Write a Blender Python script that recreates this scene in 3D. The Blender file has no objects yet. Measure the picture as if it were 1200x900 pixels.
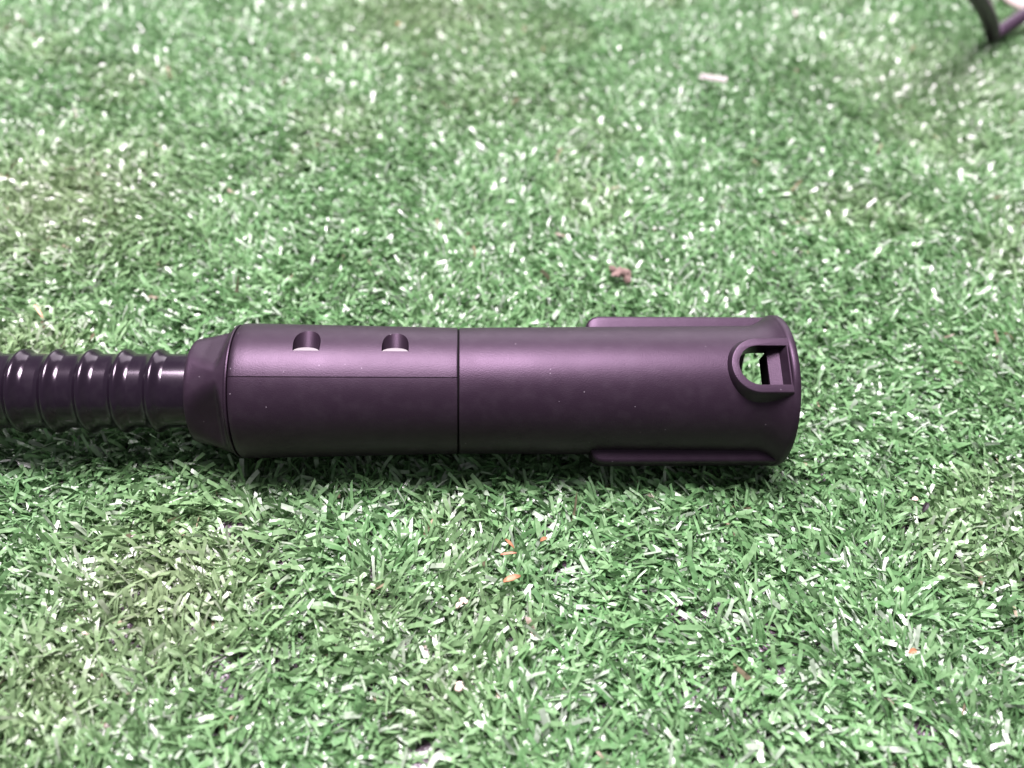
import bpy, bmesh, math, random
import numpy as np
from mathutils import Vector, Matrix, noise

C = bpy.context.scene
COL = C.collection
R_ = math.radians
MM = 0.001
rng = np.random.default_rng(7)
random.seed(7)

# ------------------------------------------------------------------ camera
PITCH, YAW, DIST = 45.5, 3.3, 0.269
AXZ = 0.0237                     # height of the tool's axis over the turf backing
EL = R_(PITCH)
UPV = Vector((0, math.sin(EL), math.cos(EL)))       # "up" seen from the camera
VWV = Vector((0, -math.cos(EL), math.sin(EL)))      # towards the camera
cam_d = bpy.data.cameras.new('camera')
cam = bpy.data.objects.new('camera', cam_d); COL.objects.link(cam)
cam_d.sensor_width = 36; cam_d.lens = 31.5
cam_d.clip_start = 0.005; cam_d.clip_end = 50
rotm = Matrix.Rotation(R_(90 - PITCH), 4, 'X') @ Matrix.Rotation(R_(-YAW), 4, 'Y')
target = Vector((0, 0, AXZ)) + UPV * 0.0020
fwd = rotm.to_3x3() @ Vector((0, 0, -1))
cam.matrix_world = Matrix.Translation(target - fwd * DIST) @ rotm
cam_d.dof.use_dof = True
cam_d.dof.focus_distance = DIST - 0.012
cam_d.dof.aperture_fstop = 7.8
C.camera = cam

# ------------------------------------------------------------------ light
w = bpy.data.worlds.new('World'); C.world = w; w.use_nodes = True
bg = w.node_tree.nodes['Background']
bg.inputs['Color'].default_value = (0.92, 0.93, 1.0, 1)
bg.inputs['Strength'].default_value = 0.31

def area(name, loc, aim, sx, sy, power, col):
    d = bpy.data.lights.new(name, 'AREA'); d.shape = 'RECTANGLE'
    d.size = sx; d.size_y = sy; d.energy = power; d.color = col
    o = bpy.data.objects.new(name, d); COL.objects.link(o)
    o.location = loc
    o.rotation_euler = (Vector(aim) - Vector(loc)).to_track_quat('-Z', 'Y').to_euler()
    return o
area('ceiling_lamp', (-0.15, 0.27, 1.50), (0, 0.02, 0), 0.66, 0.66, 128, (1.0, 0.93, 0.98))
area('second_ceiling_lamp', (0.7, 3.6, 1.5), (0, 0.1, 0), 3.6, 1.6, 100, (1.0, 0.95, 1.0))

C.view_settings.view_transform = 'Standard'
C.view_settings.look = 'None'
C.view_settings.exposure = 0.0
C.view_settings.gamma = 1.0
C.view_settings.use_curve_mapping = False
C.render.engine = 'CYCLES'
C.cycles.max_bounces = 6
C.cycles.diffuse_bounces = 4

# ------------------------------------------------------------------ materials
def new_mat(name):
    m = bpy.data.materials.new(name); m.use_nodes = True
    nt = m.node_tree
    return m, nt, nt.nodes['Principled BSDF'], nt.nodes['Material Output']

def N(nt, t, **kw):
    n = nt.nodes.new(t)
    for k, v in kw.items():
        if k.startswith('i_'):
            n.inputs[k[2:].replace('_', ' ')].default_value = v
        else:
            setattr(n, k, v)
    return n

def plastic(name, base, rough, grain=0.5, dust=0.0, spec=0.5, tint=(1, 1, 1), bump=0.05, scale=3200):
    m, nt, p, out = new_mat(name)
    tc = N(nt, 'ShaderNodeTexCoord')
    n1 = N(nt, 'ShaderNodeTexNoise'); n1.inputs['Scale'].default_value = scale; n1.inputs['Detail'].default_value = 2
    nt.links.new(tc.outputs['Object'], n1.inputs['Vector'])
    n2 = N(nt, 'ShaderNodeTexNoise'); n2.inputs['Scale'].default_value = 60; n2.inputs['Detail'].default_value = 5
    nt.links.new(tc.outputs['Object'], n2.inputs['Vector'])
    mr = N(nt, 'ShaderNodeMapRange')
    mr.inputs['From Min'].default_value = 0.3; mr.inputs['From Max'].default_value = 0.7
    mr.inputs['To Min'].default_value = rough - 0.03 * grain; mr.inputs['To Max'].default_value = rough + 0.05 * grain
    nt.links.new(n2.outputs['Fac'], mr.inputs['Value']); nt.links.new(mr.outputs['Result'], p.inputs['Roughness'])
    b = N(nt, 'ShaderNodeBump'); b.inputs['Strength'].default_value = grain; b.inputs['Distance'].default_value = bump * MM
    nt.links.new(n1.outputs['Fac'], b.inputs['Height']); nt.links.new(b.outputs['Normal'], p.inputs['Normal'])
    p.inputs['IOR'].default_value = 1.5
    p.inputs['Specular IOR Level'].default_value = spec
    p.inputs['Specular Tint'].default_value = (*tint, 1)
    if dust > 0:
        # fine pale dust specks lying on the moulding
        v = N(nt, 'ShaderNodeTexVoronoi'); v.inputs['Scale'].default_value = 420
        v.inputs['Randomness'].default_value = 1
        nt.links.new(tc.outputs['Object'], v.inputs['Vector'])
        w1 = N(nt, 'ShaderNodeMath', operation='LESS_THAN'); w1.inputs[1].default_value = 0.07
        nt.links.new(v.outputs['Distance'], w1.inputs[0])
        sep = N(nt, 'ShaderNodeSeparateColor'); nt.links.new(v.outputs['Color'], sep.inputs[0])
        w2 = N(nt, 'ShaderNodeMath', operation='LESS_THAN'); w2.inputs[1].default_value = dust
        nt.links.new(sep.outputs[0], w2.inputs[0])
        mu = N(nt, 'ShaderNodeMath', operation='MULTIPLY')
        nt.links.new(w1.outputs[0], mu.inputs[0]); nt.links.new(w2.outputs[0], mu.inputs[1])
        n3 = N(nt, 'ShaderNodeTexNoise'); n3.inputs['Scale'].default_value = 260; n3.inputs['Detail'].default_value = 6
        nt.links.new(tc.outputs['Object'], n3.inputs['Vector'])
        mr3 = N(nt, 'ShaderNodeMapRange'); mr3.inputs['From Min'].default_value = 0.45; mr3.inputs['From Max'].default_value = 0.8
        mr3.inputs['To Max'].default_value = 0.012
        nt.links.new(n3.outputs['Fac'], mr3.inputs['Value'])
        mx = N(nt, 'ShaderNodeMath', operation='MAXIMUM')
        s = N(nt, 'ShaderNodeMath', operation='MULTIPLY'); s.inputs[1].default_value = 0.28
        nt.links.new(mu.outputs[0], s.inputs[0])
        nt.links.new(s.outputs[0], mx.inputs[0]); nt.links.new(mr3.outputs['Result'], mx.inputs[1])
        mc = N(nt, 'ShaderNodeMix', data_type='RGBA')
        mc.inputs[6].default_value = (*base, 1); mc.inputs[7].default_value = (0.42, 0.36, 0.42, 1)
        nt.links.new(mx.outputs[0], mc.inputs[0]); nt.links.new(mc.outputs[2], p.inputs['Base Color'])
    else:
        p.inputs['Base Color'].default_value = (*base, 1)
    return m

M_BODY = plastic('matt_black_plastic', (0.0105, 0.0060, 0.0105), 0.425, 0.9, 0.16, 0.275, (1.0, 0.66, 1.0))
M_SLEEVE = plastic('satin_black_plastic', (0.0105, 0.0060, 0.0105), 0.43, 0.9, 0.16, 0.285, (1.0, 0.68, 1.0))
M_HOSE = plastic('glossy_black_rubber', (0.006, 0.0035, 0.007), 0.19, 0.15, 0.02, 0.34, (1.0, 0.82, 1.0), 0.02, 3000)
M_GAP = plastic('joint_black', (0.002, 0.0015, 0.002), 0.7, 0.1, 0, 0.04)
M_FRAME = plastic('dark_coated_metal', (0.022, 0.013, 0.022), 0.42, 0.3, 0, 0.5, (1, 0.7, 1))
M_PINK = plastic('pale_pink_plastic', (0.72, 0.56, 0.57), 0.45, 0.2)

def simple(name, col, rough=0.6, metallic=0.0, var=0.35, scale=900, col2=None):
    m, nt, p, out = new_mat(name)
    tc = N(nt, 'ShaderNodeTexCoord')
    n1 = N(nt, 'ShaderNodeTexNoise'); n1.inputs['Scale'].default_value = scale; n1.inputs['Detail'].default_value = 5
    nt.links.new(tc.outputs['Object'], n1.inputs['Vector'])
    mc = N(nt, 'ShaderNodeMix', data_type='RGBA')
    c2 = col2 if col2 else tuple(c * (1 - var) for c in col)
    mc.inputs[6].default_value = (*c2, 1); mc.inputs[7].default_value = (*col, 1)
    nt.links.new(n1.outputs['Fac'], mc.inputs[0]); nt.links.new(mc.outputs[2], p.inputs['Base Color'])
    p.inputs['Roughness'].default_value = rough; p.inputs['Metallic'].default_value = metallic
    return m

# ------------------------------------------------------------------ helpers
def tagit(o, label=None, cat=None, group=None, kind=None):
    for k, v in (('label', label), ('category', cat), ('group', group), ('kind', kind)):
        if v: o[k] = v
    return o

def link(name, me, mat, parent=None, smooth=35):
    o = bpy.data.objects.new(name, me); COL.objects.link(o)
    if mat: me.materials.append(mat)
    if smooth:
        for p in me.polygons: p.use_smooth = True
        me.set_sharp_from_angle(angle=R_(smooth))
    if parent: o.parent = parent
    return o

def mesh(name, verts, faces):
    me = bpy.data.meshes.new(name); me.from_pydata([tuple(v) for v in verts], [], faces)
    me.validate()
    bm = bmesh.new(); bm.from_mesh(me)
    bmesh.ops.recalc_face_normals(bm, faces=bm.faces); bm.to_mesh(me); bm.free()
    me.update()
    return me

# tool frame: x along the axis, angle t measured in the cross-section from "towards the
# camera" (0) over "up in the picture" (90). coordinates in millimetres, local to the tool.
def tv(x, v, u):
    q = VWV * v + UPV * u
    return Vector((x, q.y, q.z)) * MM
def tp(x, r, t):
    return tv(x, r * math.cos(t), r * math.sin(t))

def lathe(name, prof, seg=160, rf=None, closed=False):
    """prof: list of (x, r); rf(x, r, t) -> radius. r == 0 ends become poles.
    closed joins the last ring to the first"""
    vs, fs, rings = [], [], []
    for x, r in prof:
        if r == 0:
            rings.append([len(vs)]); vs.append(tp(x, 0, 0)); continue
        ids = []
        for k in range(seg):
            t = 2 * math.pi * k / seg
            rr = rf(x, r, t) if rf else r
            ids.append(len(vs)); vs.append(tp(x, rr, t))
        rings.append(ids)
    pairs = list(zip(rings, rings[1:]))
    if closed: pairs.append((rings[-1], rings[0]))
    for a, b in pairs:
        if len(a) == 1:
            for k in range(seg): fs.append((a[0], b[k], b[(k + 1) % seg]))
        elif len(b) == 1:
            for k in range(seg): fs.append((b[0], a[(k + 1) % seg], a[k]))
        else:
            for k in range(seg): fs.append((a[k], a[(k + 1) % seg], b[(k + 1) % seg], b[k]))
    return mesh(name, vs, fs)

def loft(name, loops):
    """closed solid through equal-length loops of points"""
    n = len(loops[0]); vs = [p for l in loops for p in l]; fs = []
    for i in range(len(loops) - 1):
        for k in range(n):
            fs.append((i * n + k, i * n + (k + 1) % n, (i + 1) * n + (k + 1) % n, (i + 1) * n + k))
    fs.append(tuple(range(n))); fs.append(tuple((len(loops) - 1) * n + k for k in reversed(range(n))))
    return mesh(name, vs, fs)

def cut(me, cutters, name):
    o = bpy.data.objects.new('tmp', me); COL.objects.link(o); tmp = [o]
    for c in cutters:
        co = bpy.data.objects.new('tmpc', c); COL.objects.link(co); tmp.append(co)
        md = o.modifiers.new('b', 'BOOLEAN'); md.operation = 'DIFFERENCE'; md.solver = 'EXACT'; md.object = co
    bpy.context.view_layer.update()
    dg = bpy.context.evaluated_depsgraph_get()
    out = bpy.data.meshes.new_from_object(o.evaluated_get(dg))
    out.name = name
    for t in tmp: bpy.data.objects.remove(t)
    return out

def sm(a, b, x):
    t = min(1, max(0, (x - a) / (b - a))); return t * t * (3 - 2 * t)

# ------------------------------------------------------------------ the setting: turf
# smooth random fields for patches, lean and height
def field(cell, seed, x, y):
    r = np.random.default_rng(seed); n = 256
    g = r.random((n, n))
    fx = (x / cell) % n; fy = (y / cell) % n
    ix = np.floor(fx).astype(int); iy = np.floor(fy).astype(int)
    tx = fx - ix; ty = fy - iy
    tx = tx * tx * (3 - 2 * tx); ty = ty * ty * (3 - 2 * ty)
    ix1 = (ix + 1) % n; iy1 = (iy + 1) % n
    return (g[ix, iy] * (1 - tx) + g[ix1, iy] * tx) * (1 - ty) + (g[ix, iy1] * (1 - tx) + g[ix1, iy1] * tx) * ty

def fbm(cell, seed, x, y, oct=3):
    s = 0; a = 1; tot = 0
    for k in range(oct):
        s = s + a * field(cell / 2 ** k, seed + 17 * k, x + 3.7, y + 5.1); tot += a; a *= 0.5
    return s / tot

# helper: the point on height z seen at pixel (px, py) of the 1200x900 photograph
def at(px, py, z=0.006):
    f = 1050.0
    d = rotm.to_3x3() @ Vector(((px - 600) / f, -(py - 450) / f, -1))
    o = cam.matrix_world.translation
    t = (z - o.z) / d.z
    return o + d * t

# places where tufts are missing and the backing shows: (px, py, radius mm)
HOLES = [(272, 622, 2.2), (266, 786, 2.8), (820, 803, 2.8), (663, 672, 2.2), (636, 622, 2.0), (697, 716, 2.0), (810, 724, 2.2),
         (140, 748, 2.0), (336, 652, 1.6), (920, 770, 2.0), (1062, 616, 1.6), (858, 722, 2.0), (955, 612, 1.5), (700, 828, 2.4),
         (480, 612, 1.5), (590, 760, 1.8), (300, 700, 1.8), (1160, 760, 1.8), (745, 860, 2.2), (150, 700, 1.6), (345, 770, 2.0),
         (500, 890, 2.6), (900, 690, 1.5), (1090, 860, 1.8), (400, 832, 1.6)]
hole_xy = [(at(a, b, 0.002), r * MM) for a, b, r in HOLES]

# backing sheet
gm, nt, p, out = new_mat('dark_turf_backing')
tc = N(nt, 'ShaderNodeTexCoord')
v1 = N(nt, 'ShaderNodeTexVoronoi'); v1.inputs['Scale'].default_value = 900
nt.links.new(tc.outputs['Object'], v1.inputs['Vector'])
rp = N(nt, 'ShaderNodeValToRGB')
rp.color_ramp.elements[0].color = (0.085, 0.045, 0.080, 1); rp.color_ramp.elements[1].color = (0.018, 0.012, 0.016, 1)
nt.links.new(v1.outputs['Distance'], rp.inputs[0]); nt.links.new(rp.outputs[0], p.inputs['Base Color'])
bb = N(nt, 'ShaderNodeBump'); bb.inputs['Strength'].default_value = 0.8; bb.inputs['Distance'].default_value = 0.4 * MM
nt.links.new(v1.outputs['Distance'], bb.inputs['Height']); nt.links.new(bb.outputs['Normal'], p.inputs['Normal'])
p.inputs['Roughness'].default_value = 0.38
nn = 60; vs = []; fs = []
for j in range(nn + 1):
    for i in range(nn + 1):
        x = -0.56 + 1.12 * i / nn; y = -0.26 + 0.82 * j / nn
        vs.append((x, y, 0.0006 * noise.noise((x * 30, y * 30, 0))))
for j in range(nn):
    for i in range(nn):
        a = j * (nn + 1) + i; fs.append((a, a + 1, a + nn + 2, a + nn + 1))
ground = link('ground', mesh('ground', vs, fs), gm)
tagit(ground, 'dark woven backing sheet of the artificial turf, seen in gaps between tufts', 'ground', kind='structure')

# the blades: flat ribbons with square cut tips, tufted, leaning and curling every way
M_TURF, nt, p, out = new_mat('turf_fibre')
att = N(nt, 'ShaderNodeAttribute', attribute_name='tint')
nt.links.new(att.outputs['Color'], p.inputs['Base Color'])
tc = N(nt, 'ShaderNodeTexCoord')
n1 = N(nt, 'ShaderNodeTexNoise'); n1.inputs['Scale'].default_value = 420; n1.inputs['Detail'].default_value = 2
nt.links.new(tc.outputs['Object'], n1.inputs['Vector'])
mr = N(nt, 'ShaderNodeMapRange'); mr.inputs['From Min'].default_value = 0.3; mr.inputs['From Max'].default_value = 0.7
mr.inputs['To Min'].default_value = 0.27; mr.inputs['To Max'].default_value = 0.50
nt.links.new(n1.outputs['Fac'], mr.inputs['Value']); nt.links.new(mr.outputs['Result'], p.inputs['Roughness'])
p.inputs['IOR'].default_value = 1.55
p.inputs['Specular IOR Level'].default_value = 1.0
p.inputs['Specular Tint'].default_value = (1.0, 0.90, 0.99, 1)
nb = N(nt, 'ShaderNodeTexNoise'); nb.inputs['Scale'].default_value = 380; nb.inputs['Detail'].default_value = 1
nt.links.new(tc.outputs['Object'], nb.inputs['Vector'])
bpn = N(nt, 'ShaderNodeBump'); bpn.inputs['Strength'].default_value = 1.0; bpn.inputs['Distance'].default_value = 0.0006
nt.links.new(nb.outputs['Fac'], bpn.inputs['Height']); nt.links.new(bpn.outputs['Normal'], p.inputs['Normal'])
tr = N(nt, 'ShaderNodeBsdfTranslucent'); nt.links.new(att.outputs['Color'], tr.inputs['Color'])
mx = N(nt, 'ShaderNodeMixShader'); mx.inputs[0].default_value = 0.30
nt.links.new(p.outputs[0], mx.inputs[1]); nt.links.new(tr.outputs[0], mx.inputs[2]); nt.links.new(mx.outputs[0], out.inputs['Surface'])

def blades(n, x0, x1, y0, y1, keep, seed, wscale=1.0):
    r = np.random.default_rng(seed)
    x = r.uniform(x0, x1, n); y = r.uniform(y0, y1, n)
    # tufts: pull three quarters of the roots to stitch points
    k = r.random(n) < 0.72
    gx = np.round(x / 0.0042 + r.normal(0, .05, n)) * 0.0042; gy = np.round(y / 0.0036) * 0.0036
    x = np.where(k, gx + r.normal(0, 0.00085, n), x); y = np.where(k, gy + r.normal(0, 0.00085, n), y)
    m = keep(x, y)
    for c, rad in hole_xy:
        d2 = (x - c.x) ** 2 + (y - c.y) ** 2
        m &= ~((d2 < (1.6 * rad) ** 2) | ((d2 < (2.4 * rad) ** 2) & (r.random(n) < 0.7)))
    x = x[m]; y = y[m]; n = len(x)
    big = fbm(0.07, 3, x, y); mid = fbm(0.018, 31, x, y)
    thin = fbm(0.05, 77, x, y)
    # combed direction plus a wide random spread
    ang = (fbm(0.045, 91, x, y, 2) - 0.5) * 9.0 + math.pi * 0.9
    ang = np.where(r.random(n) < 0.62, ang + r.normal(0, 0.7, n), r.uniform(0, 2 * math.pi, n))
    L = r.uniform(0.0054, 0.0104, n) * (0.82 + 0.42 * mid)
    lean0 = r.uniform(0.10, 0.95, n) + 0.25 * (big - .5)
    bend = r.uniform(0.4, 2.0, n)
    side = r.normal(0, 0.45, n)
    wd = r.choice([0.00028, 0.00040, 0.00051, 0.00063, 0.00076], n, p=[.18, .26, .28, .19, .09]) * r.uniform(.9, 1.1, n) * wscale
    tw0 = r.normal(0, 0.9, n); tw1 = tw0 + r.normal(0, 0.8, n)
    S = 3
    P = np.zeros((n, S + 1, 2, 3)); px = x.copy(); py = y.copy(); pz = np.zeros(n)
    zc = AXZ
    for s in range(S + 1):
        f = s / S
        th = lean0 + bend * f
        hd = ang + side * f
        d = np.stack([np.sin(th) * np.cos(hd), np.sin(th) * np.sin(hd), np.cos(th)], 1)
        if s > 0:
            px = px + d[:, 0] * L / S; py = py + d[:, 1] * L / S; pz = np.maximum(pz + d[:, 2] * L / S, 0.0008)
        a = np.stack([-np.sin(hd), np.cos(hd), np.zeros(n)], 1)
        b = np.cross(d, a)
        tw = tw0 + (tw1 - tw0) * f
        wv = a * np.cos(tw)[:, None] + b * np.sin(tw)[:, None]
        ww = wd * (0.62 + 0.38 * min(1, f * 2.5))
        c = np.stack([px, py, pz], 1)
        P[:, s, 0] = c - wv * ww[:, None]; P[:, s, 1] = c + wv * ww[:, None]
    # skewed cut tips
    sk = r.normal(0, 0.00035, n)
    P[:, S, 0] += d * sk[:, None]; P[:, S, 1] -= d * sk[:, None]
    V = P.reshape(-1, 3)
    # blades pressed down under the tool and its hose
    rad = np.interp(V[:, 0], [-.40, -.0930, -.0925, -.081, -.015, .070, .077, .080, .0801],
                    [.0122, .0122, .0155, .0200, .0190, .0200, .0228, .0228, 0])
    # the rib along the underside (angle -75 in the cross-section)
    yy = V[:, 1]
    inside = np.abs(yy) < rad
    lim = zc - np.sqrt(np.maximum(rad ** 2 - yy ** 2, 0)) - 0.0003
    inner = inside & (V[:, 2] > lim) & (V[:, 2] < zc + 0.02)
    V[:, 2] = np.where(inner, np.maximum(lim, 0.0006), V[:, 2])
    V = V.reshape(-1, 3)
    # colours of the fibres
    olive = np.clip((fbm(0.055, 55, x, y) - 0.60) * 4, 0, 0.35)
    for (ax, ay, rr, s_) in OLIVE:
        olive = np.maximum(olive, s_ * np.exp(-((x - ax) ** 2 + (y - ay) ** 2) / rr ** 2))
    u = r.random(n)[:, None]
    g1 = np.array([0.102, 0.230, 0.086]); g2 = np.array([0.186, 0.318, 0.152]); g3 = np.array([0.33, 0.40, 0.31])
    col = g1 * (1 - u) + g2 * u
    pl = (r.random(n) < 0.09)[:, None]  # pale share of blades: specular sheen painted into their colour
    col = np.where(pl, g3 * (0.8 + 0.3 * u), col)
    ol = np.array([0.235, 0.265, 0.150])
    col = col * (1 - 0.60 * olive[:, None]) + ol * 0.60 * olive[:, None]
    br = (r.random(n) < 0.003 + 0.010 * olive)[:, None]
    col = np.where(br, np.array([0.26, 0.20, 0.14]) * (0.5 + 0.8 * u), col)
    col = col * (0.84 + 0.32 * mid[:, None])
    cols = np.ones((n, (S + 1) * 2, 4)); cols[:, :, :3] = col[:, None, :]
    base = (np.arange(n) * (S + 1) * 2)[:, None, None]
    q = np.array([[2 * s, 2 * s + 1, 2 * s + 3, 2 * s + 2] for s in range(S)])[None]
    F = (base + q).reshape(-1, 4)
    return V, F, cols.reshape(-1, 4)

OLIVE = []
for a, b, r_, s_ in [(190, 690, 30, .95), (60, 800, 22, .8), (60, 230, 50, .8), (20, 410, 24, .7), (560, 100, 40, .35), (1100, 90, 60, .4), (500, 10, 60, .6), (420, 720, 14, .5), (520, 805, 14, .5)]:
    q = at(a, b); OLIVE.append((q.x, q.y, r_ * MM, s_))

camx = cam.matrix_world.translation.x; camy = cam.matrix_world.translation.y
def in_view(x, y):
    depth = (y - camy)
    return (np.abs(x - camx - 0.058 * depth) < 0.125 + 0.66 * np.maximum(depth, 0)) & (y > -0.155) & (y < 0.42)
def out_view(x, y): return ~in_view(x, y)

def blade_object(name, parts, label):
    V = np.concatenate([a[0] for a in parts]); Cc = np.concatenate([a[2] for a in parts])
    off = 0; Fs = []
    for a in parts: Fs.append(a[1] + off); off += len(a[0])
    F = np.concatenate(Fs)
    me = bpy.data.meshes.new(name)
    me.vertices.add(len(V)); me.vertices.foreach_set('co', V.astype(np.float32).ravel())
    me.loops.add(F.size); me.loops.foreach_set('vertex_index', F.astype(np.int32).ravel())
    me.polygons.add(len(F)); me.polygons.foreach_set('loop_start', (np.arange(len(F)) * 4).astype(np.int32))
    me.polygons.foreach_set('loop_total', np.full(len(F), 4, np.int32))
    me.polygons.foreach_set('use_smooth', np.ones(len(F), bool))
    ca = me.color_attributes.new('tint', 'FLOAT_COLOR', 'POINT'); ca.data.foreach_set('color', Cc.astype(np.float32).ravel())
    me.update(calc_edges=True)
    o = bpy.data.objects.new(name, me); COL.objects.link(o); me.materials.append(M_TURF)
    tagit(o, label, 'artificial turf', kind='stuff')
    return o
near = blades(490000, -0.40, 0.44, -0.155, 0.42, in_view, 11)
rest = blades(110000, -0.56, 0.56, -0.26, 0.56, out_view, 12, 1.9)
blade_object('grass', [near, rest], 'short green plastic turf blades with square cut tips covering the ground')

# ------------------------------------------------------------------ the tool
tool = bpy.data.objects.new('hose_nozzle', None); COL.objects.link(tool)
tool.location = (0, 0, AXZ)
tagit(tool, 'black plastic nozzle tube with slotted flanged end on ribbed hose, lying across the turf', 'hose nozzle')

# socket tube with flange
prof = [(-15.8, 0), (-15.8, 18.64), (-15.7, 18.75), (-15.5, 18.79), (-14.9, 18.8)]
for i in range(1, 18): prof.append((-14.9 + 85.4 * i / 17, 18.8 + 0.9 * i / 17))
for i in range(1, 9):
    a = i / 8; prof.append((70.5 + 6.9 * a, 19.7 + 2.7 * (a ** 2.0)))
prof += [(77.65, 22.55), (77.9, 22.8), (78.3, 22.95), (79.5, 22.95), (79.85, 22.75), (80.0, 22.4), (80.0, 17.2), (79.7, 16.9),
         (60.0, 16.8), (15.0, 16.8), (15.0, 0)]
tube = lathe('socket_tube', prof, 256)
TH = R_(20)                                     # direction of the slot
def nv(x, s, w):                                # s along the slot direction, w sideways
    return tv(x, s * math.cos(TH) - w * math.sin(TH), s * math.sin(TH) + w * math.cos(TH))
def dloop(s, cx, r, xr, n=20):
    pts = []
    for k in range(n + 1):
        a = math.pi / 2 + math.pi * k / n
        pts.append(nv(cx + r * math.cos(a), s, r * math.sin(a)))
    pts.append(nv(xr, s, -r)); pts.append(nv(xr, s, r))
    return pts
def hole_cutter(g, nm):
    return loft(nm, [dloop(s, 68.9, 5.95 + g, xr + g) for s, xr in
                     ((27, 77.5), (21.9, 77.3), (19.1, 75.8), (17.7, 72.6), (10, 72.5))])
far_notch = loft('far', [[tv(x, v, u) for v, u in ((-30, -1), (-4, -1), (-4, 17), (-30, 17))] for x in (75.2, 90)])
# screw holes, bored along the moulding direction
TB = R_(105)
dB = (math.cos(TB), math.sin(TB)); pB = (math.sin(TB), -math.cos(TB))
tube_m = cut(tube, [hole_cutter(0.35, 'h1'), far_notch], 'socket_tube')
link('socket_tube', tube_m, M_BODY, tool, 30)

# raised rim round the slot
bl = []
for s, r in ((11, 11.4), (16.5, 9.9), (19.5, 8.95), (21.3, 8.45), (21.62, 8.15), (21.7, 7.8)):
    bl.append(dloop(s, 69.1, r, 77.75, 28))
boss = loft('slot_rim', bl)
inner = lathe('inn', [(20, 0), (20, 16.85), (90, 16.85), (90, 0)], 128)
boss_m = cut(boss, [hole_cutter(0.0, 'h2'), inner], 'slot_rim')
link('slot_rim', boss_m, M_BODY, tool, 30)

# locking lug inside the tube, under the straight side of the slot
link('locking_lug', loft('locking_lug', [[nv(x, s, w) for x, w in ((72.75, -5.9), (76.8, -5.9), (76.8, 5.9), (72.75, 5.9))] for s in (10.5, 17.3)]), M_GAP, tool, 30)

# two long guide ribs, one on the far upper side and one on the near underside
def fin(name, T, label=None):
    e = (math.cos(T), math.sin(T)); s_ = (math.sin(T), -math.cos(T))
    def P(x, h, w): return tv(x, e[0] * h + s_[0] * w, e[1] * h + s_[1] * w)
    loops = []
    xs = [22.6, 22.9, 23.6, 24.8, 26.5, 30, 45, 60, 72, 77.75]
    for x in xs:
        a = max(0, min(1, (x - 22.6) / 3.9))
        top = 19.0 + 3.65 * math.sqrt(1 - (1 - a) ** 2) if a < 1 else 22.65
        hw = 3.7 * (0.80 + 0.20 * math.sqrt(1 - (1 - a) ** 2))
        lp = [P(x, 16.95, hw + 0.25)]
        for k in range(5):
            b = math.pi / 2 * k / 4
            lp.append(P(x, top - 1.1 + 1.1 * math.sin(b), hw - 1.1 + 1.1 * math.cos(b)))
        for k in range(5):
            b = math.pi / 2 * (1 - k / 4)
            lp.append(P(x, top - 1.1 + 1.1 * math.sin(b), -hw + 1.1 - 1.1 * math.cos(b)))
        lp.append(P(x, 16.95, -hw - 0.25))
        loops.append(lp)
    return link(name, loft(name, loops), M_BODY, tool, 40)
fin('guide_rib', R_(105)); fin('guide_rib', R_(-75))

# sleeve with two screw holes and a moulding seam
TS = R_(11.5)
def sleeve_r(x, r, t):
    if r < 17: return r
    rr = r
    for c in (TS, TS + math.pi):
        d = (t - c + math.pi) % (2 * math.pi) - math.pi
        rr -= 0
        if abs(d) < math.pi / 2:
            rr += 0.11 * math.exp(-abs(d) / 0.22)
            rr -= 0.20 * max(0, 1 - abs(d) / 0.0085)
    return rr
# angular samples concentrated on the seam
def lathe_t(name, prof, ts, rf):
    vs, fs, rings = [], [], []
    for x, r in prof:
        if r == 0: rings.append([len(vs)]); vs.append(tp(x, 0, 0)); continue
        ids = []
        for t in ts: ids.append(len(vs)); vs.append(tp(x, rf(x, r, t), t))
        rings.append(ids)
    n = len(ts)
    for a, b in zip(rings, rings[1:]):
        for k in range(n):
            if len(a) == 1: fs.append((a[0], b[k], b[(k + 1) % n]))
            elif len(b) == 1: fs.append((b[0], a[(k + 1) % n], a[k]))
            else: fs.append((a[k], a[(k + 1) % n], b[(k + 1) % n], b[k]))
    return mesh(name, vs, fs)
ts = set(2 * math.pi * k / 224 for k in range(224))
for c in (TS, TS + math.pi):
    ts = set(t for t in ts if abs(t - c) > 0.03)
    ts |= {c, c - 0.0085, c + 0.0085, c - 0.0042, c + 0.0042, c - 0.02, c + 0.02}
ts = sorted(ts)
sp = [(-79.3, 0), (-79.3, 18.9), (-79.25, 19.25), (-78.95, 19.55), (-78.3, 19.75), (-77.4, 19.88)]
for i in range(1, 21): sp.append((-77.4 + 60.7 * i / 20, 19.88 - 1.08 * i / 20))
sp += [(-16.5, 18.79), (-16.35, 18.74), (-16.3, 18.6), (-16.3, 0)]
sleeve = lathe_t('sleeve', sp, ts, sleeve_r)
bores = []
def bore_mesh(nm, bx, r, h0, h1, c0=(15.0, 11.1), seg=40):
    loops = []
    for h in (h0, h1):
        lp = []
        for k in range(seg):
            a = 2 * math.pi * k / seg
            v = c0[0] + dB[0] * h + pB[0] * r * math.sin(a); u = c0[1] + dB[1] * h + pB[1] * r * math.sin(a)
            lp.append(tv(bx + r * math.cos(a), v, u))
        loops.append(lp)
    return loft(nm, loops)
BX = (-58.5, -33.8)
sleeve_m = cut(sleeve, [bore_mesh('b1', BX[0], 3.8, 0, 20), bore_mesh('b2', BX[1], 3.8, 0, 20)], 'sleeve')
slv = link('sleeve', sleeve_m, M_SLEEVE, tool, 28)
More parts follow.
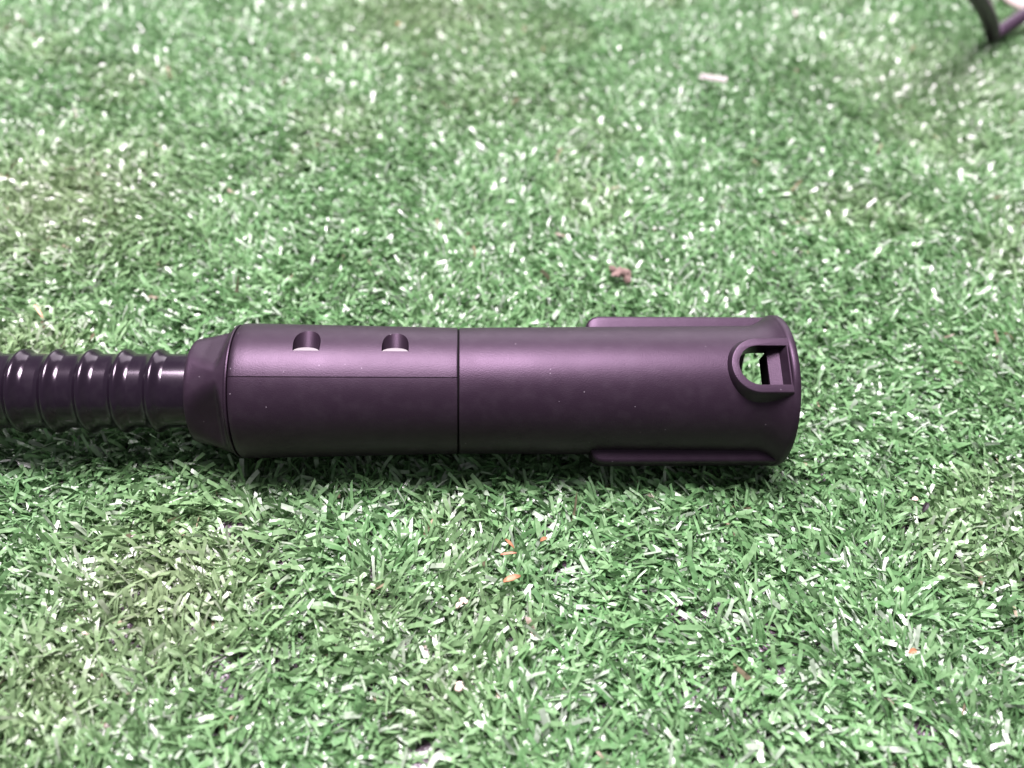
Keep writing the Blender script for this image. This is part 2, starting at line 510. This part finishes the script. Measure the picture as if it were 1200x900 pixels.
# added grey dome standing in for the lit lower lip of each hole
M_LIP_GLINT = simple('lip_glint_grey', (0.10, 0.08, 0.09), 0.5, 0.1, 0.2)
for bx in BX:
    rs = 19.88 - 1.08 * (bx + 77.4) / 61.6 - 0.12
    shell = lathe('shell', [(bx - 8, rs), (bx - 8, 30), (bx + 8, 30), (bx + 8, rs)], 160, None, True)
    lps = []
    for h, r in ((-1.5, 3.9), (-0.1, 3.85), (0.45, 3.2), (0.85, 2.2), (1.05, 1.0), (1.1, 0.2)):
        lps.append([tv(bx + r * math.cos(a), 15.0 + dB[0] * h + pB[0] * r * math.sin(a), 11.1 + dB[1] * h + pB[1] * r * math.sin(a))
                    for a in [2 * math.pi * k / 48 for k in range(48)]])
    link('hole_lip_glint', cut(loft('s', lps), [shell], 'hole_lip_glint'), M_LIP_GLINT, slv, 40)

# dark spigot seen in the joint between sleeve and tube
link('joint_ring', lathe('joint_ring', [(-17.0, 0), (-17.0, 18.3), (-15.0, 18.3), (-15.0, 0)], 96), M_GAP, tool, 30)

# collar with scooped grip flats
def smin(a, b, k):
    h = max(k - abs(a - b), 0) / k
    return min(a, b) - h * h * k * 0.25
def collar_r(x, r, t):
    if x > -80.35 or r < 11.2: return r
    f = 1e9
    for j in range(4):
        c = R_(59) + j * math.pi / 2
        d = (t - c + math.pi) % (2 * math.pi) - math.pi
        if abs(d) < 1.2:
            a = 14.95 - 0.75 * sm(-92.6, -87.5, x) + 6.5 * max(0, (x + 83.8) / 3.2) ** 2.0
            f = min(f, a / math.cos(d))
    return smin(r, f, 1.5)
cp = [(-92.6, 0), (-92.6, 11.0), (-92.6, 14.3), (-92.45, 14.75), (-92.1, 15.05), (-91.6, 15.25)]
for i in range(1, 25):
    a = i / 24; cp.append((-91.6 + 11.0 * a, 15.25 + 3.55 * a ** 1.25))
cp += [(-80.5, 18.7), (-80.3, 18.95), (-80.25, 19.35), (-79.95, 19.55), (-79.65, 19.5), (-79.5, 19.2), (-79.45, 18.4), (-79.45, 0)]
link('collar', lathe('collar', cp, 288, collar_r), M_BODY, tool, 38)

# hose with ring ribs
hs = [(-300, 0), (-300, 10.85)]
for i in range(1, 40): hs.append((-300 + 209 * i / 39, 10.85))
hs += [(-90, 10.85), (-90, 0)]
hose = link('hose', lathe('hose', hs, 128), M_HOSE, tool, 35)
rp_ = []
for k in range(25):
    a = -1 + 2 * k / 24
    # flat base fillets rising to a round crest
    h = math.exp(-(a / 0.52) ** 2) * 1.5 - 0.05
    rp_.append((a * 3.2, 10.85 + h))
rib_me = lathe('rib', rp_, 128)
rib_me.materials.append(M_HOSE)
for p_ in rib_me.polygons: p_.use_smooth = True
for k in range(20):
    o = bpy.data.objects.new('rib', rib_me); COL.objects.link(o); o.parent = hose
    o.location = ((-103.1 - 9.6 * k) * MM, 0, 0)

# ------------------------------------------------------------------ things at the back of the turf
def sweep(name, path, radii, mat, seg=20, flat=1.0):
    pts = [Vector(p) for p in path]
    vs, loops = [], []
    for i, p_ in enumerate(pts):
        t = (pts[min(i + 1, len(pts) - 1)] - pts[max(i - 1, 0)]).normalized()
        a = t.cross(Vector((0, 1, 0.2))).normalized(); b = t.cross(a).normalized()
        r = radii[i] if isinstance(radii, (list, tuple)) else radii
        loops.append([p_ + a * r * math.cos(2 * math.pi * k / seg) + b * r * flat * math.sin(2 * math.pi * k / seg) for k in range(seg)])
    return link(name, loft(name, loops), mat, None, 50)
def bez(P0, P1, P2, n):
    return [(P0 * (1 - t) ** 2 + P1 * 2 * t * (1 - t) + P2 * t * t) for t in [i / n for i in range(n + 1)]]
c0 = at(1163, 43, 0.0075)
top = at(1136, -8, 0.040); top2 = top + (top - at(1150, 10, 0.024)) * 2.0
mid_ = at(1155, 15, 0.022)
ra = at(1206, 18, 0.014); ra2 = ra + (ra - c0) * 1.2 + Vector((0, 0, .006))
path = bez(top2, mid_ + Vector((.002, 0, 0.004)), c0, 16) + bez(c0, c0 + (ra - c0) * 0.5 + Vector((0, 0, .001)), ra2, 12)[1:]
rad = [0.0042] * 15 + [0.0040, 0.0035] + [0.0038] * 12
fr = sweep('bent_frame', path, rad, M_FRAME)
tagit(fr, 'dark bent rod standing on the turf in the top right corner of the photo', 'bent rod')
# pale pink rounded case beyond it
pc = at(1186, 3, 0.010)
def rounded(cx, cy, z0, z1, r):
    lp = []
    for z, rr in ((z0, r - .003), (z0 + .003, r), (z1 - .004, r), (z1 - .001, r - .002), (z1, r - .005)):
        lp.append([Vector((cx + rr * math.cos(2 * math.pi * k / 64), cy + rr * math.sin(2 * math.pi * k / 64), z)) for k in range(64)])
    return lp
pk = link('pink_case', loft('pink_case', rounded(pc.x + 0.0255, pc.y + 0.011, 0.005, 0.020, 0.025)), M_PINK, None, 40)
tagit(pk, 'pale pink rounded plastic case just showing behind the dark bent rod', 'plastic case')

# small coil spring lying on the turf
M_SPRING = simple('pale_zinc_wire', (0.62, 0.52, 0.56), 0.5, 0.3, 0.1)
a0 = at(820.5, 89, 0.0105); a1 = at(851, 94.5, 0.0105)
ax = (a1 - a0); Ls = ax.length; axn = ax.normalized()
e1 = axn.cross(Vector((0, 0, 1))).normalized(); e2 = axn.cross(e1)
coil = []; turns = 10; npt = turns * 14
for i in range(npt + 1):
    t = i / npt; an = 2 * math.pi * turns * t
    coil.append(a0 + ax * t + (e1 * math.cos(an) + e2 * math.sin(an)) * 0.00125)
spv, loops = [], []
for i, p_ in enumerate(coil):
    t = (coil[min(i + 1, npt)] - coil[max(i - 1, 0)]).normalized()
    a = t.cross(axn).normalized(); b = t.cross(a)
    loops.append([p_ + (a * math.cos(k * math.pi / 3) + b * math.sin(k * math.pi / 3)) * 0.00030 for k in range(6)])
so = link('spring', loft('spring', loops), M_SPRING, None, 60)
tagit(so, 'tiny pale metal coil spring lying on the turf well behind the nozzle', 'spring')

# bits of litter caught in the turf
def flake(name, px, py, L, W, ang, curl, mat, label, cat, z=0.0088, tilt=0.0, group=None):
    c = at(px, py, z); n = 8; vs, fs = [], []
    d = Vector((math.cos(ang), math.sin(ang), 0)); s_ = Vector((-math.sin(ang), math.cos(ang), 0))
    for side in (1, -1):
        for i in range(n + 1):
            t = i / n; wv = W * math.sin(math.pi * (0.12 + 0.80 * t)) * 0.5
            for j in (-1, 0, 1):
                zz = curl * (1 - 4 * (t - .5) ** 2) + (0.00045 if j else 0) + side * 0.00012 + tilt * (t - .5)
                jig = 0.12 * W * noise.noise((px + i * 3.1, j * 4.2, 1.0))
                vs.append(c + d * (t - .5) * L + s_ * (j * wv + jig) + Vector((0, 0, zz)))
    o_ = (n + 1) * 3
    for i in range(n):
        for j in range(2):
            a = i * 3 + j
            fs.append((a, a + 3, a + 4, a + 1)); fs.append((o_ + a, o_ + a + 1, o_ + a + 4, o_ + a + 3))
    for i in range(n):
        for j in (0, 2):
            a = i * 3 + j; fs.append((a, a + 3, o_ + a + 3, o_ + a))
    for i in (0, n):
        for j in range(2):
            a = i * 3 + j; fs.append((a, a + 1, o_ + a + 1, o_ + a))
    o = link(name, mesh(name, vs, fs), mat, None, 60)
    return tagit(o, label, cat, group)
M_LEAF = simple('orange_dry_leaf', (0.34, 0.16, 0.085), 0.6, 0, 0.4, 700)
M_STRAW = simple('pinkish_straw', (0.66, 0.36, 0.27), 0.55, 0, 0.35, 700)
M_DIRT = simple('brown_crumb', (0.21, 0.135, 0.12), 0.9, 0, 0.6, 900)
M_PALE = simple('pale_chip', (0.74, 0.56, 0.50), 0.7, 0, 0.3, 900)
M_BLACKBIT = simple('black_bit', (0.016, 0.011, 0.014), 0.4, 0, 0.4, 700)
flake('leaf_flake', 600, 679, .0050, .0017, 0.35, .0004, M_LEAF, 'orange dry leaf flake lying on the turf below the middle of the nozzle', 'leaf flake')
flake('leaf_flake', 597, 638, .0038, .0009, -0.9, .0004, M_LEAF, 'slim orange leaf sliver on the turf above the bigger orange flake', 'leaf flake')
flake('leaf_flake', 596, 650, .0045, .0007, 0.1, .0003, M_STRAW, 'thin tan sliver lying flat just above the orange flake', 'leaf flake')
flake('leaf_flake', 637, 633, .0022, .0012, 0.5, .0003, M_LEAF, 'small orange crumb at the edge of a dark gap in the turf', 'leaf flake', .0075)
flake('straw', 46, 366, .0085, .0010, -0.95, .0006, M_STRAW, 'pinkish dry straw in the turf behind the ribbed hose', 'straw')
flake('leaf_flake', 467, 29, .0024, .0018, 0.4, .0003, M_LEAF, 'reddish speck far back on the turf near the top edge', 'leaf flake')
flake('crumb', 1072, 586, .0018, .0014, 0.0, .0003, M_PALE, 'pale orange crumb on the turf beside the small black bit', 'crumb')
flake('crumb', 1069, 764, .0024, .0014, 0.3, .0003, M_LEAF, 'rusty orange crumb low in the turf at the right, in front of the nozzle end', 'crumb', .007)
flake('black_bit', 1084, 595, .0042, .0016, 0.9, .0005, M_BLACKBIT, 'little black bit of debris on the turf to the lower right of the flange', 'debris')

def crumb_clump(name, px, py, size, mat, label, cat, seed, n=7, z=.006):
    r = random.Random(seed); bm = bmesh.new(); c = at(px, py, z)
    for k in range(n):
        s = size * r.uniform(.22, .5)
        m = Matrix.Translation(c + Vector((r.uniform(-1, 1) * size * .6, r.uniform(-1, 1) * size * .5, r.uniform(0, .35) * size))) @ \
            Matrix.Rotation(r.uniform(0, 6), 4, 'Z') @ Matrix.Rotation(r.uniform(0, 6), 4, 'X') @ Matrix.Diagonal((s, s * r.uniform(.35, .8), s * r.uniform(.3, .7), 1))
        res = bmesh.ops.create_icosphere(bm, subdivisions=2, radius=1, matrix=m)
        for v in res['verts']:
            v.co += Vector((noise.noise(v.co * 2400), noise.noise(v.co * 2400 + Vector((9, 0, 0))), noise.noise(v.co * 2400 + Vector((0, 9, 0))))) * s * .35
    me = bpy.data.meshes.new(name); bm.to_mesh(me); bm.free()
    return tagit(link(name, me, mat, None, 50), label, cat)
crumb_clump('dirt_clump', 726, 322, .0050, M_DIRT, 'brown crumbly clump in the turf behind the middle of the nozzle tube', 'dirt clump', 2, 12, .0062)
crumb_clump('crumb', 541, 707, .0022, M_PALE, 'pinkish pale crumb heap in the turf below the leaf flakes', 'crumb', 5, 6, .0062)
crumb_clump('crumb', 536, 805, .0020, M_PALE, 'pale brown crumb heap near the bottom middle of the turf', 'crumb', 6, 6, .0062)
crumb_clump('crumb', 100, 742, .0015, M_PALE, 'pale crumb in the olive patch of turf at the lower left', 'crumb', 8, 4, .0065)
for o in list(C.objects):
    if o.get('category') == 'leaf flake': o['group'] = 'dry leaf flakes caught in the turf'
    elif o.get('category') == 'crumb': o['group'] = 'crumbs lying in the turf'
